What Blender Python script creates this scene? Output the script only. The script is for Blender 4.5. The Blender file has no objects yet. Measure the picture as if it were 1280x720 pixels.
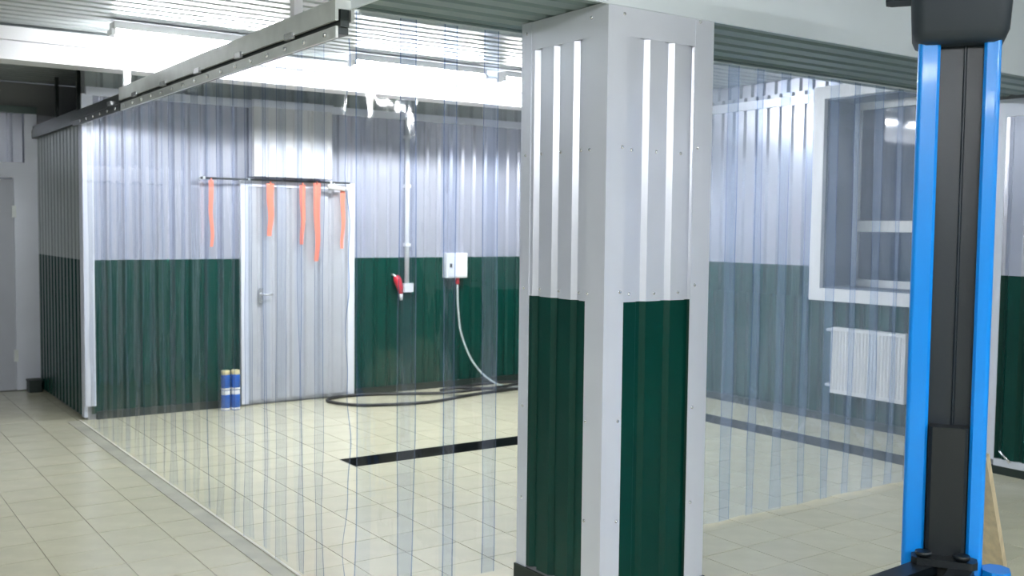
import bpy, math, random
from mathutils import Vector, Matrix
random.seed(7)
S = bpy.context.scene
col = S.collection

# ------------------------------------------------------------------ camera
CAM = Vector((-2.0025, -4.0994, 1.7))
c_r = Vector((0.8205756, -0.57143394, 0.01090532))
c_u = Vector((0.02449909, 0.05423086, 0.99822783))
c_f = Vector((0.57101267, 0.81885424, -0.05850013))
FPX = 1279.93
cd = bpy.data.cameras.new('camera'); cam = bpy.data.objects.new('camera', cd); col.objects.link(cam)
m = Matrix.Identity(4)
for i in range(3):
    m[i][0] = c_r[i]; m[i][1] = c_u[i]; m[i][2] = -c_f[i]; m[i][3] = CAM[i]
cam.matrix_world = m
cd.sensor_width = 36.0; cd.lens = 36.0 * FPX / 1280.0
cd.clip_start = 0.05; cd.clip_end = 100
cd.dof.use_dof = True; cd.dof.focus_distance = 4.9; cd.dof.aperture_fstop = 2.8
S.camera = cam

# ------------------------------------------------------------------ world, view
w = bpy.data.worlds.new('world'); S.world = w; w.use_nodes = True
bg = w.node_tree.nodes['Background']
bg.inputs[0].default_value = (0.80, 0.88, 1.0, 1); bg.inputs[1].default_value = 0.06
S.view_settings.view_transform = 'Standard'; S.view_settings.look = 'None'
S.view_settings.gamma = 1.0; S.view_settings.use_curve_mapping = False
S.view_settings.exposure = 1.26
TUBE = 95.0            # brightness of every fluorescent tube
S.cycles.transparent_max_bounces = 28
S.cycles.max_bounces = 10

# ------------------------------------------------------------------ main sizes
W, L, G = 5.186, 5.557, 1.385        # back wall, window wall, top of the green cladding
HS, HC, HR = 2.652, 3.10, 2.526      # soffit, ceiling, underside of the curtain rail
CX, CY, CW = 0.804, -0.76, 0.616     # nearest corner of the column and its width
XG = 4.92                            # gate wall
YF = 7.20                            # far wall of the hall

# ------------------------------------------------------------------ materials
def mat(name, rgb, rough=0.5, metal=0.0, spec=0.5, var=0.0, vscale=6.0, bump=0.0, bscale=60.0, stretch=(1, 1, 1), coat=0.0, rand=0.0):
    M = bpy.data.materials.new(name); M.use_nodes = True
    nt = M.node_tree; b = nt.nodes['Principled BSDF']
    b.inputs['Base Color'].default_value = (*rgb, 1); b.inputs['Roughness'].default_value = rough
    b.inputs['Metallic'].default_value = metal; b.inputs['Specular IOR Level'].default_value = spec
    b.inputs['Coat Weight'].default_value = coat; b.inputs['Coat Roughness'].default_value = 0.08
    if var or bump or rand:
        tc = nt.nodes.new('ShaderNodeTexCoord'); mp = nt.nodes.new('ShaderNodeMapping'); mp.inputs['Scale'].default_value = stretch
        nt.links.new(tc.outputs['Object'], mp.inputs[0])
    src = None
    if var:
        n = nt.nodes.new('ShaderNodeTexNoise'); n.inputs['Scale'].default_value = vscale; n.inputs['Detail'].default_value = 4
        nt.links.new(mp.outputs[0], n.inputs['Vector'])
        r = nt.nodes.new('ShaderNodeMapRange'); r.inputs[1].default_value = 0.3; r.inputs[2].default_value = 0.7
        r.inputs[3].default_value = 1 - var; r.inputs[4].default_value = 1 + var
        nt.links.new(n.outputs[0], r.inputs[0]); src = r.outputs[0]
    if rand:
        oi = nt.nodes.new('ShaderNodeObjectInfo')
        r2 = nt.nodes.new('ShaderNodeMapRange'); r2.inputs[3].default_value = 1 - rand; r2.inputs[4].default_value = 1 + rand
        nt.links.new(oi.outputs['Random'], r2.inputs[0])
        if src:
            mm = nt.nodes.new('ShaderNodeMath'); mm.operation = 'MULTIPLY'
            nt.links.new(src, mm.inputs[0]); nt.links.new(r2.outputs[0], mm.inputs[1]); src = mm.outputs[0]
        else: src = r2.outputs[0]
    if src:
        mx = nt.nodes.new('ShaderNodeVectorMath'); mx.operation = 'SCALE'; mx.inputs[0].default_value = rgb
        nt.links.new(src, mx.inputs['Scale']); nt.links.new(mx.outputs[0], b.inputs['Base Color'])
    if bump:
        n2 = nt.nodes.new('ShaderNodeTexNoise'); n2.inputs['Scale'].default_value = bscale
        nt.links.new(mp.outputs[0], n2.inputs['Vector'])
        bp = nt.nodes.new('ShaderNodeBump'); bp.inputs['Strength'].default_value = bump; bp.inputs['Distance'].default_value = 0.004
        nt.links.new(n2.outputs[0], bp.inputs['Height']); nt.links.new(bp.outputs[0], b.inputs['Normal'])
    return M

def pvc(name, tint, haze, hazecol, rough=0.05):
    M = bpy.data.materials.new(name); M.use_nodes = True
    nt = M.node_tree; nt.nodes.clear()
    out = nt.nodes.new('ShaderNodeOutputMaterial')
    tr = nt.nodes.new('ShaderNodeBsdfTransparent'); tr.inputs[0].default_value = (*tint, 1)
    df = nt.nodes.new('ShaderNodeBsdfDiffuse'); df.inputs[0].default_value = (*hazecol, 1)
    tl = nt.nodes.new('ShaderNodeBsdfTranslucent'); tl.inputs[0].default_value = (*hazecol, 1)
    gl = nt.nodes.new('ShaderNodeBsdfGlossy'); gl.inputs['Roughness'].default_value = rough
    hz = nt.nodes.new('ShaderNodeMixShader'); hz.inputs[0].default_value = 0.45
    nt.links.new(df.outputs[0], hz.inputs[1]); nt.links.new(tl.outputs[0], hz.inputs[2])
    m1 = nt.nodes.new('ShaderNodeMixShader')
    tc = nt.nodes.new('ShaderNodeTexCoord'); mp = nt.nodes.new('ShaderNodeMapping'); mp.inputs['Scale'].default_value = (1.0, 1.0, 0.25)
    nt.links.new(tc.outputs['Object'], mp.inputs[0])
    ns = nt.nodes.new('ShaderNodeTexNoise'); ns.inputs['Scale'].default_value = 9; ns.inputs['Detail'].default_value = 5
    nt.links.new(mp.outputs[0], ns.inputs['Vector'])
    mr = nt.nodes.new('ShaderNodeMapRange'); mr.inputs[1].default_value = 0.3; mr.inputs[2].default_value = 0.75
    mr.inputs[3].default_value = haze * 0.75; mr.inputs[4].default_value = haze * 1.25
    nt.links.new(ns.outputs[0], mr.inputs[0]); nt.links.new(mr.outputs[0], m1.inputs[0])
    nt.links.new(tr.outputs[0], m1.inputs[1]); nt.links.new(hz.outputs[0], m1.inputs[2])
    n2 = nt.nodes.new('ShaderNodeTexNoise'); n2.inputs['Scale'].default_value = 5; n2.inputs['Detail'].default_value = 3
    nt.links.new(mp.outputs[0], n2.inputs['Vector'])
    bp = nt.nodes.new('ShaderNodeBump'); bp.inputs['Strength'].default_value = 0.5; bp.inputs['Distance'].default_value = 0.02
    nt.links.new(n2.outputs[0], bp.inputs['Height']); nt.links.new(bp.outputs[0], gl.inputs['Normal'])
    # two-sided sheet: Schlick reflectance from the facing angle
    lw = nt.nodes.new('ShaderNodeLayerWeight'); lw.inputs[0].default_value = 0.5
    pw = nt.nodes.new('ShaderNodeMath'); pw.operation = 'POWER'; pw.inputs[1].default_value = 5.0
    nt.links.new(lw.outputs['Facing'], pw.inputs[0])
    ma = nt.nodes.new('ShaderNodeMath'); ma.operation = 'MULTIPLY_ADD'; ma.inputs[1].default_value = 0.42; ma.inputs[2].default_value = 0.055
    nt.links.new(pw.outputs[0], ma.inputs[0])
    m2 = nt.nodes.new('ShaderNodeMixShader')
    nt.links.new(ma.outputs[0], m2.inputs[0]); nt.links.new(m1.outputs[0], m2.inputs[1]); nt.links.new(gl.outputs[0], m2.inputs[2])
    nt.links.new(m2.outputs[0], out.inputs[0])
    return M

def emit(name, rgb, s):
    M = bpy.data.materials.new(name); M.use_nodes = True
    nt = M.node_tree; nt.nodes.clear()
    o = nt.nodes.new('ShaderNodeOutputMaterial'); e = nt.nodes.new('ShaderNodeEmission')
    e.inputs[0].default_value = (*rgb, 1); e.inputs[1].default_value = s
    nt.links.new(e.outputs[0], o.inputs[0]); return M

M = {}
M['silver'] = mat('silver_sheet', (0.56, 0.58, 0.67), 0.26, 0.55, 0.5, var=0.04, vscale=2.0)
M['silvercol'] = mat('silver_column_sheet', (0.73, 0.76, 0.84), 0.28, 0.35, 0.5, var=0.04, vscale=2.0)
M['silvertrim'] = mat('silver_trim', (0.73, 0.76, 0.84), 0.36, 0.25, 0.5, var=0.04, vscale=2.0)
M['green'] = mat('green_sheet', (0.0005, 0.040, 0.029), 0.30, 0.0, 0.25, var=0.08, vscale=3.0)
M['plinth'] = mat('dark_plinth', (0.010, 0.022, 0.018), 0.5)
M['wallbody'] = mat('wall_core', (0.35, 0.36, 0.38), 0.7)
M['ceil'] = mat('ceiling_sheet', (0.40, 0.44, 0.45), 0.36, 0.25, 0.5, var=0.05, vscale=2.0)
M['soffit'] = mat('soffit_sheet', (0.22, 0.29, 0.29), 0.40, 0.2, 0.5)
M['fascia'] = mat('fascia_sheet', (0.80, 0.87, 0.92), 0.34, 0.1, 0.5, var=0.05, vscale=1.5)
M['white'] = mat('white_paint', (0.80, 0.80, 0.82), 0.4)
M['whiteplastic'] = mat('white_plastic', (0.78, 0.78, 0.77), 0.35)
M['tile'] = mat('floor_tile', (0.64, 0.61, 0.45), 0.24, 0.0, 0.5, var=0.05, vscale=7.0, rand=0.035)
M['grout'] = mat('floor_grout', (0.40, 0.385, 0.31), 0.8)
M['kerb'] = mat('floor_strip', (0.46, 0.45, 0.36), 0.5, var=0.15, vscale=5.0)
M['black'] = mat('black_steel', (0.004, 0.008, 0.011), 0.42)
M['cap'] = mat('black_cover', (0.016, 0.026, 0.036), 0.55)
M['blue'] = mat('blue_lift_paint', (0.004, 0.27, 0.86), 0.30, 0.0, 0.4, coat=0.15)
M['cover'] = mat('grey_lift_cover', (0.010, 0.018, 0.025), 0.38)
M['drain'] = mat('drain_concrete', (0.020, 0.026, 0.026), 0.35, var=0.3, vscale=10)
M['partition'] = mat('dimmed_grey_green_sheet', (0.34, 0.38, 0.37), 0.32, 0.35)  # greenish tint, darkened in the colour for the dim light on the partition
M['sill'] = mat('pale_sill', (0.66, 0.64, 0.55), 0.5)
M['galv'] = mat('galvanised_steel', (0.74, 0.77, 0.76), 0.30, 0.35, var=0.06, vscale=10)
M['darkrail'] = mat('dark_rail_steel', (0.05, 0.06, 0.06), 0.35, 0.5)
M['bolt'] = mat('bolt_steel', (0.80, 0.81, 0.83), 0.22, 0.8)
M['duct'] = mat('duct_white', (0.60, 0.61, 0.64), 0.4)
M['wood'] = mat('pale_wood', (0.72, 0.60, 0.40), 0.6, var=0.12, vscale=4.0, stretch=(8, 8, 0.6))
M['orange'] = mat('orange_strap', (0.72, 0.20, 0.13), 0.6)
M['red'] = mat('red_plastic', (0.55, 0.02, 0.04), 0.35)
M['canblue'] = mat('can_blue', (0.012, 0.10, 0.42), 0.3)
M['canlid'] = mat('can_lid', (0.62, 0.55, 0.30), 0.4)
M['hose'] = mat('black_rubber', (0.012, 0.013, 0.014), 0.5)
M['cable'] = mat('grey_cable', (0.45, 0.50, 0.50), 0.5)
M['glass'] = mat('night_glass', (0.020, 0.035, 0.060), 0.05, 0.0, 0.6)
M['reveal'] = mat('blue_grey_reveal', (0.16, 0.19, 0.25), 0.6)
M['doorgrey'] = mat('door_grey', (0.46, 0.48, 0.53), 0.4, 0.2, var=0.03)
M['pvc'] = pvc('clear_pvc', (0.955, 0.970, 0.985), 0.004, (0.80, 0.86, 0.95))
M['pvcmargin'] = pvc('worn_pvc_margin', (0.885, 0.915, 0.97), 0.018, (0.70, 0.78, 0.98))
M['pvcedge'] = pvc('pvc_cut_edge', (0.42, 0.53, 0.76), 0.14, (0.50, 0.62, 0.90))
M['pvchazy'] = pvc('hazy_pvc', (0.91, 0.945, 0.985), 0.25, (0.58, 0.70, 0.90))
M['pvchazymargin'] = pvc('hazy_pvc_margin', (0.90, 0.935, 0.985), 0.21, (0.56, 0.69, 0.92))
M['tube'] = emit('fluorescent_tube', (0.955, 0.98, 1.0), TUBE)

# ------------------------------------------------------------------ helpers
class MB:
    def __init__(s): s.v = []; s.f = []; s.mi = []; s.sm = []
    def quad(s, pts, mi=0, smooth=False):
        n = len(s.v); s.v += [tuple(p) for p in pts]; s.f.append(tuple(range(n, n + len(pts)))); s.mi.append(mi); s.sm.append(smooth)
    def box(s, x0, x1, y0, y1, z0, z1, mi=0, fr=None, bev=0.0):
        # optional frame (origin, ex, ey, ez); optional chamfer on the vertical edges
        if bev > 0:
            b = min(bev, (x1-x0)/2.01, (y1-y0)/2.01)
            ring = [(x0+b, y0), (x1-b, y0), (x1, y0+b), (x1, y1-b), (x1-b, y1), (x0+b, y1), (x0, y1-b), (x0, y0+b)]
        else:
            ring = [(x0, y0), (x1, y0), (x1, y1), (x0, y1)]
        n = len(s.v); k = len(ring)
        for z in (z0, z1):
            for x, y in ring:
                p = Vector((x, y, z))
                if fr: p = fr[0] + fr[1]*x + fr[2]*y + fr[3]*z
                s.v.append(tuple(p))
        s.f.append(tuple(range(n + k - 1, n - 1, -1))); s.f.append(tuple(range(n + k, n + 2*k)))
        for i in range(k):
            j = (i + 1) % k; s.f.append((n + i, n + j, n + k + j, n + k + i))
        s.mi += [mi] * (k + 2); s.sm += [False] * (k + 2)
    def tube(s, pts, r, n=10, mi=0, cap=True, radii=None):
        pts = [Vector(p) for p in pts]; base = len(s.v)
        up = Vector((0, 0, 1)); prev = None
        for i, p in enumerate(pts):
            t = (pts[min(i+1, len(pts)-1)] - pts[max(i-1, 0)]).normalized()
            if prev is None:
                a = t.cross(up)
                if a.length < 1e-3: a = t.cross(Vector((1, 0, 0)))
            else: a = prev - t * prev.dot(t)
            a.normalize(); prev = a; b = t.cross(a)
            rr = radii[i] if radii else r
            for k in range(n):
                q = 2*math.pi*k/n; s.v.append(tuple(p + a*math.cos(q)*rr + b*math.sin(q)*rr))
        for i in range(len(pts)-1):
            for k in range(n):
                j = (k+1) % n
                s.f.append((base+i*n+k, base+i*n+j, base+(i+1)*n+j, base+(i+1)*n+k)); s.mi.append(mi); s.sm.append(True)
        if cap:
            s.f.append(tuple(base+k for k in range(n-1, -1, -1))); s.f.append(tuple(base+(len(pts)-1)*n+k for k in range(n)))
            s.mi += [mi]*2; s.sm += [False]*2
    def lathe(s, c, prof, n=16, mi=0):
        # prof: list of (r, z[, mi])
        base = len(s.v)
        for p in prof:
            for k in range(n):
                q = 2*math.pi*k/n; s.v.append((c[0]+p[0]*math.cos(q), c[1]+p[0]*math.sin(q), c[2]+p[1]))
        for i in range(len(prof)-1):
            mm = prof[i][2] if len(prof[i]) > 2 else mi
            for k in range(n):
                j = (k+1) % n
                s.f.append((base+i*n+k, base+i*n+j, base+(i+1)*n+j, base+(i+1)*n+k)); s.mi.append(mm); s.sm.append(True)
        s.f.append(tuple(base+k for k in range(n-1, -1, -1))); s.f.append(tuple(base+(len(prof)-1)*n+k for k in range(n)))
        s.mi += [mi, prof[-1][2] if len(prof[-1]) > 2 else mi]; s.sm += [False]*2
    def mesh(s, name, mats):
        me = bpy.data.meshes.new(name); me.from_pydata(s.v, [], s.f); 
        for q in (mats if isinstance(mats, (list, tuple)) else [mats]): me.materials.append(M[q])
        me.polygons.foreach_set('material_index', s.mi); me.polygons.foreach_set('use_smooth', s.sm)
        me.update(); return me
    def build(s, name, mats, parent=None):
        return place(name, s.mesh(name, mats), parent)

def place(name, me, parent=None, loc=None, rotz=None):
    o = bpy.data.objects.new(name, me); col.objects.link(o)
    if loc is not None: o.location = loc
    if rotz is not None: o.rotation_euler.z = rotz
    if parent is not None:
        o.parent = parent
        o.matrix_parent_inverse = parent.matrix_basis.inverted()
    return o
def tag(o, label, cat, group=None):
    o['label'] = label; o['category'] = cat
    if group: o['group'] = group
    return o
def thing(name, label, cat, loc=(0, 0, 0), group=None):
    o = bpy.data.objects.new(name, None); col.objects.link(o); o.location = loc; o.empty_display_size = 0.1
    return tag(o, label, cat, group)
def struct(o, label=None, cat=None):
    o['kind'] = 'structure'
    if label: o['label'] = label
    if cat: o['category'] = cat
    return o
def box(name, mats, x0, x1, y0, y1, z0, z1, parent=None, bev=0.0):
    b = MB(); b.box(x0, x1, y0, y1, z0, z1, bev=bev); return b.build(name, mats, parent)

PITCH, RIDGE, SLOPE, VAL, DEP = 0.1450, 0.086, 0.019, 0.021, 0.021
def ribs(length, phase=0.0):
    pts = []; t = -phase
    seq = ((RIDGE, 0, 0), (SLOPE, 0, -DEP), (VAL, -DEP, -DEP), (SLOPE, -DEP, 0))
    while t < length:
        for wd, d0, d1 in seq:
            a, b = t, t + wd
            if b > 0 and a < length:
                a2, b2 = max(a, 0), min(b, length)
                e0 = d0 + (d1-d0)*(a2-a)/wd; e1 = d0 + (d1-d0)*(b2-a)/wd
                if not pts: pts.append((a2, e0))
                pts.append((b2, e1))
            t = b
    return pts
def ribbed(name, material, O, T, N, Sv, length, s0, s1, parent, phase=0.0, lift=0.0, step=8*PITCH):
    """profiled sheets: rib cross direction T, outward normal N, rib direction Sv; one part per sheet"""
    O, T, N, Sv = map(Vector, (O, T, N, Sv)); t0 = 0.0
    while t0 < length - 1e-6:
        ln = min(step, length - t0); b = MB()
        pr = ribs(ln, (phase + t0) % PITCH)
        for (a, d0), (c, d1) in zip(pr, pr[1:]):
            p0 = O + T*(t0+a) + N*(d0+lift); p1 = O + T*(t0+c) + N*(d1+lift)
            b.quad([p0 + Sv*s0, p1 + Sv*s0, p1 + Sv*s1, p0 + Sv*s1])
        b.build(name, material, parent); t0 += step
def rivet_mesh(N):
    b = MB(); N = Vector(N)
    b.tube([N*0.0, N*0.003, N*0.005], 0.007, n=8, radii=[0.008, 0.007, 0.003]); return b.mesh('rivet', 'bolt')

# ------------------------------------------------------------------ floor
ch = [(1.20, 4.88, 2.40, 2.68), (4.58, 4.88, 0.16, 2.68)]       # the L-shaped drain
FX0, FX1, FY0, FY1 = -5.0, L, -8.0, YF
def subtract(rects, c):
    out = []
    for (a, b, d, e) in rects:
        x0, x1, y0, y1 = max(a, c[0]), min(b, c[1]), max(d, c[2]), min(e, c[3])
        if x0 >= x1 or y0 >= y1: out.append((a, b, d, e)); continue
        if a < x0: out.append((a, x0, d, e))
        if x1 < b: out.append((x1, b, d, e))
        if d < y0: out.append((x0, x1, d, y0))
        if y1 < e: out.append((x0, x1, y1, e))
    return out
slab = [(FX0, FX1 + 0.3, FY0, FY1 + 0.2)]
for c in ch: slab = subtract(slab, c)
b = MB()
for r_ in slab: b.box(r_[0], r_[1], r_[2], r_[3], -0.30, -0.004)
floor = struct(b.build('floor', 'grout'))
PX, PY, JO = 0.315, 0.303, 0.0028
xs0 = -0.375 - PX*math.ceil((-0.375 - FX0)/PX); ys0 = 1.44 - PY*math.ceil((1.44 - FY0)/PY)
cells = []
y = ys0
while y < FY1:
    x = xs0
    while x < FX1:
        rc = [(max(x+JO, FX0), min(x+PX-JO, FX1), max(y+JO, FY0), min(y+PY-JO, FY1))]
        whole = True
        for c in ch:
            n = subtract(rc, c)
            if n != rc: whole = False
            rc = n
        rc = [q for q in rc if q[1]-q[0] > 0.01 and q[3]-q[2] > 0.01]
        if rc:
            c0 = Vector((x+PX/2, y+PY/2, 0)) - CAM; dz = c0.dot(c_f); area = -1
            if dz > 0.5:
                px = 640 + FPX*c0.dot(c_r)/dz; py = 360 - FPX*c0.dot(c_u)/dz
                if -40 < px < 1320 and 380 < py < 760: area = 1.0/dz**3
                # tiles under the column, behind the walls
                wx, wy = x+PX/2, y+PY/2
                if wy > W and wx > 0: area = -1
                if wx > XG + 0.2 and wy < 0: area = -1
                if 660 < px < 870: area = -1
            cells.append((area, rc, whole, x, y))
        x += PX
    y += PY
cells.sort(key=lambda q: -q[0])
def tile_boxes(b, rcs, ox=0, oy=0):
    for q in rcs:
        x0, x1, y0, y1 = q[0]-ox, q[1]-ox, q[2]-oy, q[3]-oy
        b.box(x0, x1, y0, y1, -0.0045, 0.0)
tm = MB(); tile_boxes(tm, [(JO, PX-JO, JO, PY-JO)]); tile_me = tm.mesh('tile', 'tile')
rest = MB()
for i, (area, rc, whole, x, y) in enumerate(cells):
    full = whole and len(rc) == 1 and abs(rc[0][1]-rc[0][0]-(PX-2*JO)) < 1e-6 and abs(rc[0][3]-rc[0][2]-(PY-2*JO)) < 1e-6
    if i < 300 and area > 0:
        if full: place('tile', tile_me, floor, (x, y, random.uniform(-0.0006, 0.0006)))
        else:
            t = MB(); tile_boxes(t, rc, x, y); place('tile', t.mesh('tile', 'tile'), floor, (x, y, 0))
    else: tile_boxes(rest, rc)
o = rest.build('tile_field', 'tile', floor); o['kind'] = 'stuff'
# drain trench
dr = thing('floor_drain', 'L-shaped open dark drain trench sunk in the pale tiled floor', 'drain', (1.2, 2.54, -0.12))
b = MB()
b.box(1.20, 4.88, 2.40, 2.68, -0.14, -0.12); b.box(4.58, 4.88, 0.16, 2.40, -0.14, -0.12); b.build('trench_bottom', 'drain', dr)
e = 0.006
for q in ((1.20, 4.58, 2.40, 2.40+e), (1.20, 4.88, 2.68-e, 2.68), (1.20, 1.20+e, 2.40, 2.68), (4.88-e, 4.88, 0.16, 2.68), (4.58, 4.58+e, 0.16, 2.40), (4.58, 4.88, 0.16, 0.16+e)):
    box('trench_side', 'drain', q[0], q[1], q[2], q[3], -0.12, -0.001, dr)

# sills along the curtains
k = box('trim_1', 'kerb', -0.150, -0.056, 0.0, W, -0.002, 0.004); struct(k)
k = box('trim_2', 'sill', -0.056, -0.040, 0.0, W, -0.002, 0.010); struct(k)

# ------------------------------------------------------------------ ceiling
ceiling = box('ceiling', 'wallbody', -5.0, L + 0.3, -8.0, YF + 0.2, HC + 0.03, HC + 0.15); struct(ceiling)
ribbed('panel', 'ceil', (-5.0, -8.0, HC), (0, 1, 0), (0, 0, -1), (1, 0, 0), 8.0 + YF, 0.0, 5.0 + L, ceiling, step=8*PITCH)

# ------------------------------------------------------------------ walls
def wall(name, boxes, mats='wallbody'):
    b = MB()
    for q in boxes: b.box(*q)
    return struct(b.build(name, mats))
g = 0.024
# back wall of the bay (profiled sheets, green below, silver above, grey service door between)
wb = wall('wall_back', [(0.03, L + 0.3, W + g, W + 0.14, 0.0, HC)])
DX0, DX1 = 1.37, 2.53
def clad_back(x0, x1, z0, z1, mt, lift=0.0): ribbed('panel', mt, (x0, W, 0), (1, 0, 0), (0, -1, 0), (0, 0, 1), x1-x0, z0, z1, wb, lift=lift)
clad_back(0.05, DX0, 0.05, G, 'green'); clad_back(DX1, L, 0.05, G, 'green')
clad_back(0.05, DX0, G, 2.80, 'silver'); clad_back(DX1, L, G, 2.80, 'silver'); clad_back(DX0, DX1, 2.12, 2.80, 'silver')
box('cornice', 'silvertrim', 0.03, L, W - 0.03, W + g, 2.79, 2.86, wb)
ribbed('upper_panel', 'ceil', (0.03, W, 0), (1, 0, 0), (0, -1, 0), (0, 0, 1), L - 0.03, 2.86, HC, wb)
# grey service door clad in vertical sheet
d1 = struct(box('door_1', 'doorgrey', DX0, DX1, W - 0.012, W + g, 0.02, 2.12))
ribbed('panel', 'doorgrey', (DX0 + 0.07, W - 0.014, 0), (1, 0, 0), (0, -1, 0), (0, 0, 1), DX1 - DX0 - 0.14, 0.05, 2.06, d1, lift=DEP)
for q in ((DX0, DX0 + 0.07, 0.02, 2.12), (DX1 - 0.07, DX1, 0.02, 2.12), (DX0 + 0.07, DX1 - 0.07, 2.06, 2.12)):
    box('door_frame', 'silvertrim', q[0], q[1], W - 0.045, W - 0.010, q[2], q[3], d1)
b = MB(); b.tube([(1.56, W - 0.05, 1.05), (1.56, W - 0.09, 1.05), (1.66, W - 0.09, 1.05)], 0.010, 8); b.box(1.54, 1.58, W - 0.055, W - 0.04, 0.97, 1.11)
b.build('door_handle', 'bolt', d1)
# corner trim at the end of the partition
tr = struct(box('trim_3', 'silvertrim', -0.004, 0.085, W - 0.012, W + g, 0.12, 2.80))
# partition running on past the bay
wp = wall('wall_partition', [(g, 0.10, W + 0.02, YF, 0.0, 2.62)])
ribbed('panel', 'green', (0, W + 0.05, 0), (0, 1, 0), (-1, 0, 0), (0, 0, 1), YF - W - 0.05, 0.02, G, wp)
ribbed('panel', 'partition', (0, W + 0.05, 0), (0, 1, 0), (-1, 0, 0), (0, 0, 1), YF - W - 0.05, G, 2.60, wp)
box('edge_trim', 'silvertrim', -0.006, 0.10, W - 0.01 + 0.035, W + 0.12, 0.02, 2.56, wp)
# far wall of the hall with a white door
wf = wall('wall_far', [(0.1, L + 0.3, YF + g, YF + 0.15, 0, HC), (L + 0.15, L + 0.3, W + 0.14, YF + g, 0, HC), (-5.0, -1.30, YF + g, YF + 0.15, 0, HC), (-1.30, 0.1, YF + g, YF + 0.15, 2.22, HC), (-0.20, 0.1, YF + g, YF + 0.15, 0, 2.22)])
ribbed('panel', 'silver', (-5.0, YF, 0), (1, 0, 0), (0, -1, 0), (0, 0, 1), 3.62, 0.05, 2.80, wf)
ribbed('panel', 'silver', (-1.38, YF, 0), (1, 0, 0), (0, -1, 0), (0, 0, 1), 1.37, 2.30, 2.80, wf)
box('cornice', 'soffit', -5.0, 0.0, YF - 0.02, YF + g, 2.79, 2.86, wf)
box('edge_trim', 'silvertrim', -0.115, 0.0, YF - 0.02, YF + g, 0.02, 2.79, wf)
d2 = struct(box('door_2', 'doorgrey', -1.30, -0.22, YF + 0.01, YF + 0.06, 0.01, 2.13))
for q in ((-1.38, -1.28, 0.01, 2.30), (-0.22, -0.115, 0.01, 2.30), (-1.28, -0.22, 2.15, 2.30)):
    box('door_frame', 'silvertrim', q[0], q[1], YF - 0.025, YF + 0.03, q[2], q[3], d2)
for z in (0.25, 1.15): box('door_inset', 'doorgrey', -1.18, -0.34, YF + 0.002, YF + 0.012, z, z + (0.78 if z < 1 else 0.86), d2)
for z in (0.30, 1.75): box('hinge', 'galv', -0.245, -0.205, YF - 0.035, YF - 0.02, z, z + 0.12, d2)
# window wall of the bay
WY0, WY1, WZ0, WZ1 = 0.55, 1.87, 1.19, 2.88
wr = wall('wall_right', [(L + g, L + 0.50, -0.05, WY0, 0, HC), (L + g, L + 0.50, WY1, W + 0.14, 0, HC),
                         (L + g, L + 0.50, WY0, WY1, 0, WZ0), (L + g, L + 0.50, WY0, WY1, WZ1, HC)])
def clad_right(y0, y1, z0, z1, mt): ribbed('panel', mt, (L, y0, 0), (0, 1, 0), (-1, 0, 0), (0, 0, 1), y1-y0, z0, z1, wr)
clad_right(0.0, W, 0.05, 1.10, 'green'); clad_right(1.97, W, 1.10, G, 'green'); clad_right(0.0, 0.45, 1.10, G, 'green')
clad_right(1.97, W, G, 2.86, 'silver'); clad_right(0.0, 0.45, G, 2.86, 'silver')
clad_right(0.0, W, 2.98, HC, 'silver'); clad_right(1.97, W, 2.86, 2.98, 'silver')
box('cornice', 'silvertrim', L - 0.02, L + g, 1.99, W, 2.86, 2.94, wr)
w1 = struct(thing('window_1', '', ''))
for kk in ('label', 'category'): del w1[kk]
w1.location = (L, 1.2, WZ0)
for q in ((WY1, 1.99, 1.08, 2.99), (0.43, WY0, 1.08, 2.99), (WY0, WY1, 1.08, WZ0), (WY0, WY1, WZ1, 2.99)):
    box('window_trim', 'white', L - 0.022, L + g, q[0], q[1], q[2], q[3], w1)
RX = L + 0.43
box('reveal', 'reveal', L + g, RX + 0.05, WY1 - 0.012, WY1, WZ0, WZ1, w1); box('reveal', 'reveal', L + g, RX + 0.05, WY0, WY0 + 0.012, WZ0, WZ1, w1)
box('reveal', 'reveal', L + g, RX + 0.05, WY0, WY1, WZ1 - 0.012, WZ1, w1); box('window_sill', 'reveal', L + g, RX + 0.05, WY0, WY1, WZ0, WZ0 + 0.012, w1)
FR = 0.065
fz0, fz1, fy0, fy1 = WZ0 + 0.012, WZ1 - 0.012, WY0 + 0.012, WY1 - 0.012
for q in ((fy1 - FR, fy1, fz0, fz1), (fy0, fy0 + FR, fz0, fz1), (fy0 + FR, fy1 - FR, fz0, fz0 + FR), (fy0 + FR, fy1 - FR, fz1 - FR, fz1),
          (fy0 + FR, fy1 - FR, 1.70, 1.80), (1.10, 1.18, fz0 + FR, 1.70)):
    box('window_frame', 'whiteplastic', RX - 0.03, RX + 0.03, q[0], q[1], q[2], q[3], w1)
for q in ((fy0 + FR, 1.10, fz0 + FR, 1.70), (1.18, fy1 - FR, fz0 + FR, 1.70), (fy0 + FR, fy1 - FR, 1.80, fz1 - FR)):
    box('pane', 'glass', RX - 0.006, RX + 0.006, q[0], q[1], q[2], q[3], w1)
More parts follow.
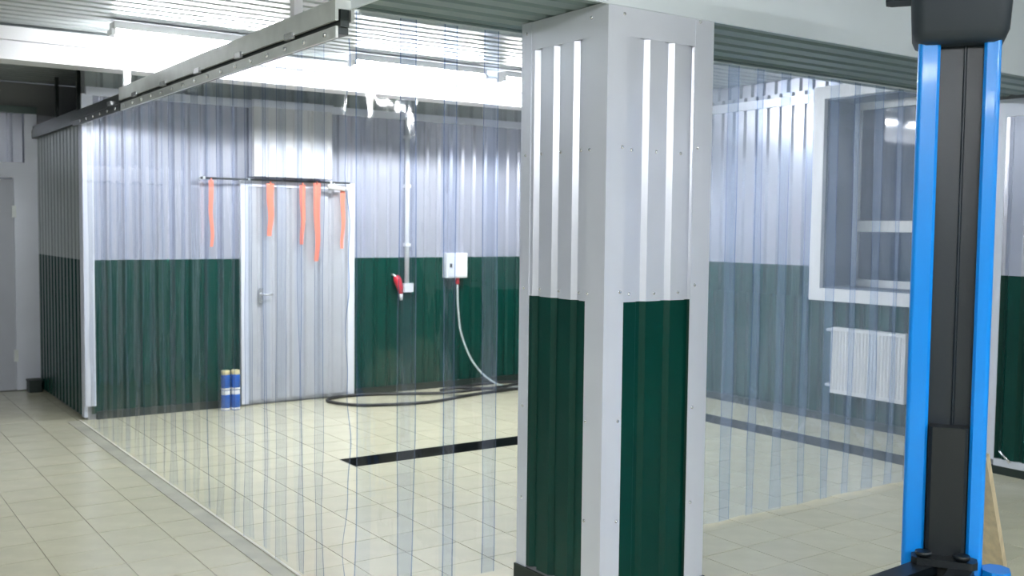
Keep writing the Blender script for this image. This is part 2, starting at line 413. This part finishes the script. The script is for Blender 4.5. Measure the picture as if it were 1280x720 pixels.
# hall side: gate wall beside the lift
wg = wall('wall_gate', [(XG + g, XG + 0.12, -8.0, -0.05, 0.0, HC), (XG + 0.12, L + 0.3, -0.15, -0.05, 0, HC)])
box('edge_trim', 'silvertrim', XG - 0.006, XG + g, -0.17, -0.05, 0.10, 2.63, wg)
box('frame_rail', 'silvertrim', XG - 0.006, XG + g, -8.0, -0.17, 2.51, 2.63, wg)
box('frame_rail', 'silvertrim', XG - 0.006, XG + g, -8.0, -0.17, 0.06, 0.11, wg)
ribbed('panel', 'green', (XG, -8.0, 0), (0, 1, 0), (-1, 0, 0), (0, 0, 1), 7.83, 0.11, G + 0.02, wg)
ribbed('panel', 'silver', (XG, -8.0, 0), (0, 1, 0), (-1, 0, 0), (0, 0, 1), 7.83, G + 0.02, 2.51, wg)
box('plinth', 'plinth', XG - 0.004, XG + g, -8.0, -0.05, 0.0, 0.058, wg)
b = MB(); b.tube([(XG - 0.02, -0.22, 0.17), (XG - 0.02, -0.30, 0.10)], 0.009, 8); b.build('bolt_handle', 'bolt', wg)

# ------------------------------------------------------------------ baseboards
struct(box('baseboard_back', 'plinth', 0.09, DX0, W - 0.012, W + g, 0.0, 0.07))
struct(box('baseboard_back.001', 'plinth', DX1, L, W - 0.012, W + g, 0.0, 0.07))
struct(box('baseboard_right', 'plinth', L - 0.012, L + g, -0.05, W - 0.02, 0.0, 0.07))

# ------------------------------------------------------------------ beams
hb = thing('ceiling_beam', 'boxed beam with ribbed underside running over the column and front strip curtains', 'beam', (2.4, -0.38, HS))
box('core', 'wallbody', 0.02, XG, CY + 0.02, -0.02, HS + 0.025, HC - 0.002, hb)
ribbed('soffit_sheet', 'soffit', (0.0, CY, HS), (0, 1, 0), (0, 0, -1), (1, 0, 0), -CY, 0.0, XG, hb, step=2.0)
box('fascia', 'fascia', 0.0, XG, CY - 0.012, CY + 0.004, HS - 0.012, HC - 0.002, hb)
box('end_fascia', 'fascia', -0.012, 0.004, CY, 0.0, HS - 0.012, HC - 0.002, hb)
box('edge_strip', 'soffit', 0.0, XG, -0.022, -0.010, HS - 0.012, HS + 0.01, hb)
db = thing('downstand_beam', 'white painted beam crossing the ceiling behind the bright fluorescent lamps', 'beam', (0.2, 4.0, 2.85))
box('beam_casing', 'white', -5.0, L, 3.92, 4.10, 2.86, 2.955, db)
box('beam_web', 'white', -5.0, L, 3.95, 4.07, 2.955, 2.985, db)
box('top_casing', 'white', -5.0, L, 3.90, 4.12, 2.985, HC - 0.022, db)
box('bottom_flange', 'white', -5.0, L, 3.89, 4.13, 2.845, 2.86, db)

# ------------------------------------------------------------------ column
cl = thing('clad_column', 'square column clad in ribbed silver and green sheet with silver corner trims', 'column', (CX + CW/2, CY + CW/2, 0))
CB = CY + CW
box('core', 'wallbody', CX + g, CX + CW - g, CY + g, CB - g, 0.0, HS - 0.001, cl)
def colface(O, T, N, ph):
    ribbed('green_panel', 'green', O, T, N, (0, 0, 1), CW, 0.10, G, cl, phase=ph)
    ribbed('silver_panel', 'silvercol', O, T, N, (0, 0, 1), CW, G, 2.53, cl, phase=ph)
colface((CX, CB, 0), (0, -1, 0), (-1, 0, 0), -0.010 % PITCH)
colface((CX, CY, 0), (1, 0, 0), (0, -1, 0), 0.052)
colface((CX + CW, CY, 0), (0, 1, 0), (1, 0, 0), 0.02)
colface((CX + CW, CB, 0), (-1, 0, 0), (0, 1, 0), 0.02)
t_ = 0.0035
def angle(x, y, sx, sy, wx, wy):
    """corner trim: legs of widths wx along x and wy along y, folded at the corner (x, y)"""
    b = MB()
    xa, xb = sorted((x - sx*t_, x + sx*wx)); ya, yb = sorted((y - sy*t_, y))
    b.box(xa, xb, ya, yb, 0.09, HS - 0.002)
    xa, xb = sorted((x - sx*t_, x)); ya, yb = sorted((y, y + sy*wy))
    b.box(xa, xb, ya, yb, 0.09, HS - 0.002)
    return b.build('corner_trim', 'silvertrim', cl)
a1 = angle(CX, CY, 1, 1, 0.105, 0.125)
a2 = angle(CX + CW, CY, -1, 1, 0.112, 0.10)
a3 = angle(CX, CB, 1, -1, 0.10, 0.072)
a4 = angle(CX + CW, CB, -1, -1, 0.10, 0.10)
box('top_trim', 'silvertrim', CX - 0.0015, CX + 0.004, CY + 0.125, CB - 0.072, 2.52, HS - 0.002, cl)
box('top_trim', 'silvertrim', CX + 0.105, CX + CW - 0.112, CY - 0.0015, CY + 0.004, 2.52, HS - 0.002, cl)
b = MB(); p_ = 0.012
b.box(CX - p_, CX + CW + p_, CY - p_, CY, 0, 0.09); b.box(CX - p_, CX + CW + p_, CB, CB + p_, 0, 0.09)
b.box(CX - p_, CX, CY, CB, 0, 0.09); b.box(CX + CW, CX + CW + p_, CY, CB, 0, 0.09); b.build('plinth', 'plinth', cl)
rm_x = rivet_mesh((-1, 0, 0)); rm_y = rivet_mesh((0, -1, 0))
for z in (0.42, 0.86, 1.42, 2.04, 2.60):
    place('rivet', rm_x, a1, (CX - t_, CY + 0.108, z)); place('rivet', rm_y, a1, (CX + 0.085, CY - t_, z + 0.01))
    place('rivet', rm_x, a3, (CX - t_, CB - 0.035, z)); place('rivet', rm_y, a2, (CX + CW - 0.085, CY - t_, z + 0.03))
    if z in (2.04, 1.42):
        for yy in (CB - 0.155, CB - 0.30, CB - 0.445): place('rivet', rm_x, cl, (CX, yy, z))
        for xx in (0.14, 0.285, 0.43): place('rivet', rm_y, cl, (CX + xx, CY, z))

# ------------------------------------------------------------------ strip curtains
SP, SW = 0.225, 0.302
def strip_mesh(seed, z0, z1, wave, body, bow=0.012, curl=0.0):
    rr = random.Random(seed); b = MB(); nx, nz = 10, 26
    us = [0.0, 0.006, 0.04, 0.077] + [0.077 + (SW - 0.154)*i/5 for i in range(1, 5)] + [SW - 0.077, SW - 0.04, SW - 0.006, SW]
    ph = [rr.uniform(0, 6.28) for _ in range(5)]; am = [rr.uniform(0.3, 1) for _ in range(5)]
    sgn = 1 if rr.random() < 0.75 else -1
    def off(u, z):
        q = (u/SW - 0.5); h = (z1 - z)/(z1 - z0)
        d = sgn*bow*(0.5 - 2*q*q)*(0.6 + 0.4*h)
        d += wave*h*(am[0]*math.sin(2.1*z + ph[0] + 3*q) + 0.6*am[1]*math.sin(5.3*z + ph[1] + 6*q) + 0.35*am[2]*math.sin(11*z + ph[2] - 5*q))
        return d
    def sx(u, z):
        x = u - SW/2 + 0.004*math.sin(1.7*z + ph[3])*(z1 - z)
        if curl and u < 0.085: th = (0.085 - u)/curl; x = 0.085 - SW/2 - curl*math.sin(th)
        return x
    if curl:
        us = [0.0, 0.006] + [0.006 + 0.079*i/14 for i in range(1, 15)] + us[4:]
        flat = off
        def off(u, z):
            d = flat(max(u, 0.085), z)
            if u < 0.085:
                c = curl*(1 + 0.25*math.sin(7*z + ph[4]) + 0.12*math.sin(19*z))
                d -= c*(1 - math.cos((0.085 - u)/curl))*0.8
            return d
    n0 = len(us); nz = 60 if curl else nz
    for j in range(nz + 1):
        z = z0 + (z1 - z0)*j/nz
        for u in us: b.v.append((sx(u, z), off(u, z), z))
    for j in range(nz):
        for i in range(n0 - 1):
            b.f.append((j*n0+i, j*n0+i+1, (j+1)*n0+i+1, (j+1)*n0+i)); b.sm.append(True); b.mi.append(1 if i in (0, n0-2) else 0 if curl else 2 if i in (1, 2, n0-4, n0-3) else 0)
    return b.mesh('strip', [body, 'pvcedge', body + 'margin'])
left_v = [strip_mesh(i, 0.014, 2.52, 0.010, 'pvc') for i in range(6)]
left_c = [strip_mesh(50, 0.014, 2.52, 0.010, 'pvc', 0.012, 0.055), strip_mesh(51, 0.014, 2.52, 0.014, 'pvc', 0.016)]
front_v = [strip_mesh(20 + i, 0.014, 2.635, 0.010, 'pvc') for i in range(4)]
right_v = [strip_mesh(30 + i, 0.014, 2.635, 0.010, 'pvchazy') for i in range(6)]
rnd = random.Random(3)
lc = thing('strip_curtain', 'long clear plastic strip curtain on the galvanised rail left of the corner', 'strip curtain', (0, 2.6, 0))
n = int((W - 0.06)/SP)
for i in range(n):
    yy = 0.16 + i*SP
    me = left_c[i] if i < 2 else left_v[rnd.randrange(6)]
    place('strip', me, lc, (-0.030 if i % 2 else -0.044, yy, 0), math.pi/2 + rnd.uniform(-0.03, 0.03))
# galvanised rail
RL = 3.62
b = MB(); b.box(-0.085, 0.005, 0.0, RL, 2.635, 2.675); b.box(-0.085, -0.070, 0.0, RL, 2.585, 2.635); b.box(-0.010, 0.005, 0.0, RL, 2.585, 2.635); b.build('rail', 'galv', lc)
box('rail_slot', 'darkrail', -0.060, -0.020, 0.0, RL, 2.560, 2.634, lc)
b = MB(); b.box(-0.074, -0.062, 0.02, RL, 2.515, 2.565); b.build('clamp_plate', 'galv', lc)
box('clamp_plate', 'darkrail', -0.062, -0.014, 0.02, RL, 2.530, 2.560, lc)
bm_ = MB(); bm_.tube([(0, 0, 0), (-0.012, 0, 0)], 0.011, n=6); bolt_me = bm_.mesh('bolt', 'bolt')
for i in range(16):
    place('bolt', bolt_me, lc, (-0.074, 0.12 + i*SP, 2.538))
    if i % 3 == 0:
        q = MB(); q.box(-0.095, -0.074, -0.05, 0.05, 2.572, 2.600, bev=0.006); place('hanger', q.mesh('hanger', 'bolt'), lc, (0, 0.5 + i*SP, 0))
for yy in (0.5, 3.55):
    box('drop_rod', 'white', -0.062, -0.018, yy, yy + 0.045, 2.675, HC - 0.02, lc)
dk = thing('capping_rail', 'dark steel capping rail on top of the partition past the strips', 'rail', (0, 5.4, 2.53))
b = MB(); b.box(-0.040, 0.100, W + 0.01, YF - 0.03, 2.625, 2.665); b.box(-0.050, -0.010, W + 0.01, YF - 0.03, 2.545, 2.625); b.build('capping', 'darkrail', dk)
for yy in (5.5, 6.4): box('drop_rod', 'darkrail', 0.03, 0.06, yy, yy + 0.04, 2.665, HC - 0.022, dk)
b = MB(); b.box(-0.080, 0.005, 3.64, W, 2.565, 2.635); b.box(-0.074, -0.062, 3.66, W, 2.515, 2.565); b.build('dark_rail', 'darkrail', lc)
for i in range(6): place('bolt', bolt_me, lc, (-0.074, 3.75 + i*SP, 2.538))

fc = thing('strip_curtain', 'short clear plastic strip curtain between the corner and the column', 'strip curtain', (0.5, 0, 0))
for i in range(5):
    place('strip', front_v[i % 4], fc, (0.166 + i*SP, 0.016 if i % 2 else 0.004, 0), rnd.uniform(-0.02, 0.02))
box('rail', 'galv', 0.05, 1.20, 0.030, 0.044, 2.628, 2.648, fc)
rc_ = thing('strip_curtain', 'hazy plastic strip curtain between the column and the blue lift post', 'strip curtain', (3, 0, 0))
i = 0
while 1.37 + i*SP < XG - 0.12:
    place('strip', right_v[rnd.randrange(6)], rc_, (1.37 + i*SP, 0.016 if i % 2 else 0.004, 0), rnd.uniform(-0.03, 0.03)); i += 1
box('rail', 'galv', 1.24, XG - 0.01, 0.030, 0.044, 2.628, 2.648, rc_)

# ------------------------------------------------------------------ lamps
def lamp(x, y, z, label, ang=0.0, ln=1.25):
    t = thing('fluorescent_lamp', label, 'lamp', (x, y, z), 'ceiling fluorescent lamps')
    fr = (Vector((x, y, z)), Vector((math.cos(ang), math.sin(ang), 0)), Vector((-math.sin(ang), math.cos(ang), 0)), Vector((0, 0, 1)))
    b = MB(); b.box(-ln/2, ln/2, -0.07, 0.07, 0.02, 0.07, fr=fr); b.build('housing', 'white', t)
    for s in (-0.035, 0.035):
        b = MB(); b.tube([fr[0] + fr[1]*(-ln/2+0.03) + fr[2]*s, fr[0] + fr[1]*(ln/2-0.03) + fr[2]*s], 0.016, n=8); b.build('tube', 'tube', t)
    for s in (-1, 1):
        b = MB(); b.box(s*ln/2-0.015, s*ln/2+0.015, -0.06, 0.06, -0.02, 0.02, fr=fr); b.build('end_cap', 'white', t)
ZL = HC - 0.095
lamp(0.42, 3.30, ZL, 'glaring twin tube lamp on the ceiling above the left strip curtain')
lamp(2.30, 3.45, ZL, 'glaring twin tube lamp on the ceiling inside the bay, left of the column')
lamp(3.75, 3.45, ZL, 'twin tube lamp on the bay ceiling behind the column')
for (x, y) in ((-3.75, -4.5), (-2.4, -4.5), (-4.6, -3.0), (-0.6, -6.2), (1.0, -6.2), (2.6, -6.2), (-3.4, -6.2)):  # unseen hall lamps: first pair for the column's rib stripes, the rest added fill
    lamp(x, y, ZL, 'unseen twin tube lamp lighting the hall in front of the column')

# ------------------------------------------------------------------ things in the bay
vb = thing('duct_box', 'white ribbed duct box high on the back wall above the grey door', 'duct box', (1.83, 5.0, 2.15))
box('casing', 'duct', 1.45, 2.22, 5.02, W - 0.035, 2.15, 2.785, vb)
ribbed('front_panel', 'duct', (1.45, 5.0, 0), (1, 0, 0), (0, -1, 0), (0, 0, 1), 0.77, 2.15, 2.785, vb)
box('rim', 'silvertrim', 1.44, 2.23, 4.985, W - 0.035, 2.785, 2.85, vb)
hr = thing('hook_rail', 'thin hook rail coloured dark for the shadow under the white duct box', 'rail', (1.8, 5.1, 2.1))
b = MB(); b.tube([(0.98, 5.09, 2.12), (2.45, 5.09, 2.12)], 0.010, 8); b.build('bar', 'darkrail', hr)  # bar made dark to carry the shadow under the duct box
for x in (1.0, 1.42, 2.24): box('bracket', 'galv', x, x + 0.02, 5.08, W - 0.046 if x > 1.37 else W - 0.001, 2.11, 2.135, hr)
b = MB(); b.tube([(2.20, 5.05, 2.08), (2.40, 5.05, 2.06)], 0.022, 10); b.tube([(2.28, 5.05, 2.07), (2.28, 5.09, 2.12)], 0.008, 8); b.build('end_bracket', 'whiteplastic', hr)
def strap(x, zt, zb, wd, label):
    b = MB(); n = 12; pr = []
    rr = random.Random(int(x*100))
    a0 = rr.uniform(0, 6)
    for s in range(n + 1):
        z = zt + (zb - zt)*s/n; wv = 0.012*math.sin(4*s/n*2 + a0)*s/n; ww = wd*(1 - 0.45*s/n)
        pr.append((x + wv, z, ww))
    for (x0, z0, w0), (x1, z1, w1_) in zip(pr, pr[1:]):
        for yy, fl in ((5.072, 0), (5.078, 1)):
            q = [(x0 - w0/2, yy, z0), (x0 + w0/2, yy, z0), (x1 + w1_/2, yy, z1), (x1 - w1_/2, yy, z1)]
            b.quad(q if fl else q[::-1])
        for sg in (-1, 1):
            b.quad([(x0 + sg*w0/2, 5.072, z0), (x0 + sg*w0/2, 5.078, z0), (x1 + sg*w1_/2, 5.078, z1), (x1 + sg*w1_/2, 5.072, z1)])
    b.tube([(x, 5.071, zt - 0.01), (x, 5.071, zt + 0.02)], 0.008, 6)
    t = b.build('hanging_strap', 'orange'); tag(t, label, 'strap', 'orange straps on the hook rail')
strap(1.63, 2.09, 1.60, 0.075, 'orange strap, second from the left under the duct box')
strap(1.95, 2.09, 1.52, 0.060, 'orange strap hanging third from the left under the duct box')
strap(2.10, 2.11, 1.36, 0.075, 'longest orange strap, below the right part of the duct box')
strap(2.37, 2.06, 1.48, 0.050, 'orange strap at the right end of the hook rail')
strap(1.07, 2.10, 1.50, 0.045, 'orange strap farthest left on the hook rail, left of the door')

pp = thing('wall_conduit', 'white vertical conduit with socket box on the back wall over the green sheet', 'conduit', (3.13, W, 1.07))
b = MB(); b.tube([(3.13, W - 0.03, 1.10), (3.13, W - 0.03, 2.80)], 0.024, 12); b.build('pipe', 'whiteplastic', pp)
box('socket_box', 'whiteplastic', 3.08, 3.20, W - 0.06, W - 0.001, 1.03, 1.12, pp, bev=0.01)
for z in (1.5, 2.1, 2.6): box('clip', 'whiteplastic', 3.10, 3.16, W - 0.058, W - 0.001, z, z + 0.03, pp)
sg_ = thing('spray_gun', 'red spray handle with white tip hung beside the white conduit', 'spray gun', (3.02, 5.13, 1.0))
b = MB(); b.tube([(2.985, 5.12, 1.20), (3.0, 5.115, 1.16), (3.03, 5.12, 1.08), (3.045, 5.125, 1.02)], 0.03, 10, radii=[0.030, 0.042, 0.034, 0.024]); b.build('handle', 'red', sg_)
b = MB(); b.tube([(3.045, 5.125, 1.025), (3.05, 5.125, 0.95)], 0.02, 10, radii=[0.022, 0.014]); b.build('nozzle', 'whiteplastic', sg_)
b = MB(); b.tube([(2.985, 5.12, 1.19), (2.975, 5.15, 1.21), (2.975, W + 0.002, 1.21)], 0.012, 8); b.build('hook', 'galv', sg_)
eb = thing('electric_box', 'white square switch box mounted on the green back wall', 'switch box', (3.70, W, 1.17))
box('casing', 'whiteplastic', 3.57, 3.83, W - 0.10, W - 0.001, 1.17, 1.43, eb, bev=0.012)
box('door', 'white', 3.585, 3.815, W - 0.108, W - 0.10, 1.185, 1.415, eb)
box('latch', 'darkrail', 3.60, 3.625, W - 0.116, W - 0.108, 1.28, 1.32, eb)
b = MB(); b.tube([(3.73, W - 0.05, 1.17), (3.73, W - 0.05, 1.10)], 0.022, 8); b.build('gland', 'red', eb)
def smooth(pts, n=8):
    pts = [Vector(p) for p in pts]; out = []
    for i in range(len(pts)-1):
        p0, p1, p2, p3 = pts[max(i-1, 0)], pts[i], pts[i+1], pts[min(i+2, len(pts)-1)]
        for k in range(n):
            t = k/n
            out.append(0.5*((2*p1) + (p2-p0)*t + (2*p0-5*p1+4*p2-p3)*t*t + (-p0+3*p1-3*p2+p3)*t**3))
    return out + [pts[-1]]
b = MB(); b.tube(smooth([(3.73, W - 0.05, 1.10), (3.735, W - 0.06, 0.85), (3.76, W - 0.10, 0.55), (3.86, W - 0.20, 0.25), (4.02, W - 0.35, 0.06), (4.25, W - 0.45, 0.012), (4.6, W - 0.5, 0.012)]), 0.011, 8)
tag(b.build('power_cable', 'cable'), 'grey cable drooping from the white switch box to the floor', 'cable')
b = MB(); hz = 0.018
b.tube(smooth([(4.6, 4.62, hz), (4.04, 4.60, hz), (3.5, 4.52, hz), (3.0, 4.38, hz), (2.55, 4.45, hz), (2.25, 4.62, hz), (2.15, 4.95, hz), (2.35, 5.10, hz), (2.65, 5.08, hz), (3.0, 4.93, hz), (3.30, 4.72, hz+0.01), (3.55, 4.60, 0.05), (3.9, 4.62, 0.05), (4.3, 4.75, 0.045), (4.5, 4.95, hz), (4.2, 5.08, hz), (3.7, 5.02, hz), (3.35, 4.83, hz+0.02), (3.45, 4.66, 0.075), (3.9, 4.52, 0.05), (4.5, 4.40, hz)]), 0.015, 8)
tag(b.build('rubber_hose', 'hose'), 'black rubber hose coiled in loops on the floor before the green back wall', 'hose')
def can(x, y, z, label):
    t = thing('spray_can', label, 'can', (x, y, z), 'blue cans stacked by the grey door')
    b = MB(); b.lathe((x, y, z), [(0.039, 0.0), (0.042, 0.004), (0.042, 0.138), (0.039, 0.145)]); b.build('body', 'canblue', t)
    b = MB(); b.lathe((x, y, z), [(0.0423, 0.006), (0.0426, 0.010), (0.0426, 0.020), (0.0423, 0.024)]); b.build('label_band', 'whiteplastic', t)
    b = MB(); b.lathe((x, y, z), [(0.039, 0.145), (0.040, 0.148), (0.040, 0.180), (0.037, 0.184)]); b.build('lid', 'canlid' if z > 0.1 else 'whiteplastic', t)
cy_ = 5.05
can(1.185, cy_, 0, 'blue can with pale lid, lower left of the small stack by the grey door')
can(1.275, cy_ - 0.01, 0, 'blue can with pale lid, lower right of the small stack by the grey door')
can(1.185, cy_, 0.184, 'blue can with cream lid, upper left of the small stack by the grey door')
can(1.275, cy_ - 0.01, 0.184, 'blue can with cream lid, upper right of the small stack by the grey door')

# radiator
rd = thing('radiator', 'white ribbed panel radiator under the window behind the hazy strips', 'radiator', (L - 0.05, 1.33, 0.28))
RY0, RY1 = 0.93, 1.65
box('panel_back', 'white', L - 0.04, L - 0.03, RY0, RY1, 0.28, 0.86, rd)
b = MB(); n = 22
for i in range(n):
    y0 = RY0 + (RY1-RY0)*i/n; wv = (RY1-RY0)/n
    b.quad([(L-0.10, y0, 0.31), (L-0.108, y0+wv*0.3, 0.31), (L-0.108, y0+wv*0.3, 0.83), (L-0.10, y0, 0.83)])
    b.quad([(L-0.108, y0+wv*0.3, 0.31), (L-0.108, y0+wv*0.7, 0.31), (L-0.108, y0+wv*0.7, 0.83), (L-0.108, y0+wv*0.3, 0.83)])
    b.quad([(L-0.108, y0+wv*0.7, 0.31), (L-0.10, y0+wv, 0.31), (L-0.10, y0+wv, 0.83), (L-0.108, y0+wv*0.7, 0.83)])
b.build('panel_front', 'white', rd)
box('casing', 'white', L - 0.112, L - 0.03, RY0, RY1, 0.83, 0.86, rd); box('casing', 'white', L - 0.112, L - 0.03, RY0, RY1, 0.28, 0.31, rd)
box('side_cap', 'white', L - 0.112, L - 0.03, RY1, RY1 + 0.01, 0.28, 0.86, rd); box('side_cap', 'white', L - 0.112, L - 0.03, RY0 - 0.01, RY0, 0.28, 0.86, rd)
for z in (0.34, 0.83):
    b = MB(); b.tube([(L - 0.07, RY1 + 0.01, z), (L - 0.07, RY1 + 0.08, z), (L - 0.026, RY1 + 0.09, z)], 0.014, 8); b.build('pipe', 'whiteplastic', rd)
for y_ in (RY0 + 0.15, RY1 - 0.15): box('bracket', 'galv', L - 0.03, L - 0.0235, y_, y_ + 0.03, 0.4, 0.8, rd)

# small black box on the hall floor at the far corner
bx_ = thing('black_box', 'small black box on the floor at the far end of the partition', 'box', (-0.06, 7.05, 0))
box('body', 'plinth', -0.14, -0.02, 6.98, 7.14, 0.0, 0.11, bx_, bev=0.01); box('lid', 'plinth', -0.146, -0.014, 6.974, 7.146, 0.11, 0.125, bx_, bev=0.01)

# ------------------------------------------------------------------ two-post lift
LP = Vector((1.69, -1.80, 0)); az = math.radians(214)
lf = Vector((math.cos(az), math.sin(az), 0)); lr = Vector((-math.sin(az), math.cos(az), 0)); lz = Vector((0, 0, 1))
FRM = (LP, lr, lf, lz)       # x = viewer's right, y = towards the hall
li = thing('lift_post', 'blue steel car lift post with dark inner channel and black cap', 'car lift', tuple(LP))
HW, D0, D1, ZT = 0.146, -0.12, 0.08, 2.46
def channel(sx, lp):
    b = MB(); r = 0.018; prof = []
    # outer side, rounded fold, lip returning inwards
    out = [(sx*HW, D0)] + [(sx*HW - sx*r + sx*r*math.cos(a), D1 - r + r*math.sin(a)) for a in [math.pi/2*i/6 for i in range(7)]] + [(sx*(HW - lp + 0.01), D1), (sx*(HW - lp), D1 - 0.010)]
    inn = [(sx*(HW - lp), D1 - 0.03), (sx*(HW - lp + 0.012), D1 - 0.012), (sx*(HW - 0.012), D1 - 0.014), (sx*(HW - 0.012), D0)]
    ring = out + inn
    for (x0, y0), (x1, y1) in zip(ring, ring[1:] + ring[:1]):
        q = [LP + lr*x + lf*y + lz*z for x, y, z in ((x0, y0, 0.02), (x1, y1, 0.02), (x1, y1, ZT), (x0, y0, ZT))]
        b.quad(q, smooth=False)
    return b.build('side_channel', 'blue', li)
channel(-1, 0.080); channel(1, 0.060)
b = MB(); b.box(-HW, HW, D0 - 0.012, D0, 0.02, ZT, fr=FRM); b.build('back_plate', 'blue', li)
b = MB(); b.box(-HW + 0.014, HW - 0.014, -0.03, 0.015, 0.05, ZT, fr=FRM, bev=0.01); b.build('inner_cover', 'cover', li)
b = MB(); b.box(0.018, 0.030, 0.015, 0.026, 0.5, ZT, fr=FRM, bev=0.004); b.build('cover_rib', 'cover', li)
b = MB(); b.box(-0.22, 0.22, -0.22, 0.16, 0.0, 0.02, fr=FRM); b.build('base_plate', 'blue', li)
# black cap: rounded cover at the post head
b = MB(); rings = []
for (z, gx) in ((ZT - 0.045, -0.014), (ZT - 0.030, 0.012), (ZT + 0.0, 0.024), (ZT + 0.10, 0.030), (ZT + 0.20, 0.034), (ZT + 0.27, 0.030), (ZT + 0.31, 0.0)):
    hx, y0, y1, rr = HW + gx, D0 - 0.03 - gx, D1 + 0.03 + gx, 0.05
    ring = []
    for (cx, cy, a0) in ((hx-rr, y1-rr, 0), (-hx+rr, y1-rr, 1), (-hx+rr, y0+rr, 2), (hx-rr, y0+rr, 3)):
        for k in range(5):
            a = math.pi/2*(a0 + k/4); ring.append(LP + lr*(cx + rr*math.cos(a)) + lf*(cy + rr*math.sin(a)) + lz*z)
    rings.append(ring)
kk = len(rings[0]); 
for rg in rings: b.v += [tuple(p) for p in rg]
for i in range(len(rings)-1):
    for k in range(kk):
        j = (k+1) % kk; b.f.append((i*kk+k, i*kk+j, (i+1)*kk+j, (i+1)*kk+k)); b.mi.append(0); b.sm.append(True)
b.f.append(tuple(range(kk-1, -1, -1))); b.f.append(tuple((len(rings)-1)*kk + k for k in range(kk))); b.mi += [0, 0]; b.sm += [False, False]
b.build('head_cover', 'cap', li)
b = MB(); b.box(-0.27, -0.13, -0.06, 0.06, ZT + 0.135, ZT + 0.25, fr=FRM, bev=0.02); b.build('head_bracket', 'cap', li)
# carriage and arms
b = MB(); b.box(-0.060, 0.080, 0.012, 0.10, 0.14, 0.95, fr=FRM, bev=0.012); b.build('carriage', 'black', li)
b = MB(); b.box(-0.110, 0.125, 0.085, 0.175, 0.425, 0.452, fr=FRM, bev=0.02); b.build('arm_bracket', 'black', li)
b = MB(); b.box(-0.110, 0.125, 0.085, 0.225, 0.25, 0.272, fr=FRM, bev=0.02); b.build('arm_bracket', 'black', li)
for s, ang in ((-1, math.radians(121)), (1, math.radians(101))):
    ex = lr*math.cos(ang) + lf*math.sin(ang); ey = lz.cross(ex); o_ = LP + lr*(s*0.068) + lf*0.15
    b = MB(); b.box(-0.03, 0.62, -0.042, 0.042, 0.300, 0.4245, fr=(o_, ex, ey, lz)); a_ = b.build('arm', 'black', li)
    b = MB(); b.box(0.60, 0.95, -0.036, 0.036, 0.30, 0.40, fr=(o_, ex, ey, lz)); b.build('arm_extension', 'black', a_)
    b = MB(); pc = o_ + ex*0.90; b.lathe((pc.x, pc.y, 0.40), [(0.03, 0), (0.03, 0.03), (0.06, 0.035), (0.06, 0.06)]); b.build('lifting_pad', 'hose', a_)
    b = MB(); b.lathe((o_.x, o_.y, 0.25), [(0.022, 0), (0.022, 0.21), (0.030, 0.21), (0.030, 0.225)], n=12); b.build('pivot_pin', 'black', a_)
b = MB(); b.box(0.147, 0.245, 0.00, 0.12, 0.28, 0.41, fr=FRM, bev=0.03); b.build('lock_housing', 'blue', li)

# leaning plank
pk0 = Vector((2.86, -1.42, 0.0)); pk1 = Vector((2.33, -1.60, 0.705))
ax = (pk1 - pk0).normalized(); sd = Vector((0.10, -1.0, 0)); sd = (sd - ax*sd.dot(ax)).normalized(); nn = ax.cross(sd)
b = MB(); ln_ = (pk1 - pk0).length
b.box(-0.10, 0.012, -0.018, 0.018, 0.008, ln_, fr=(pk0, sd, nn, ax)); 
tag(b.build('plank', 'wood'), 'pale wooden plank leaning behind the blue lift post', 'plank')
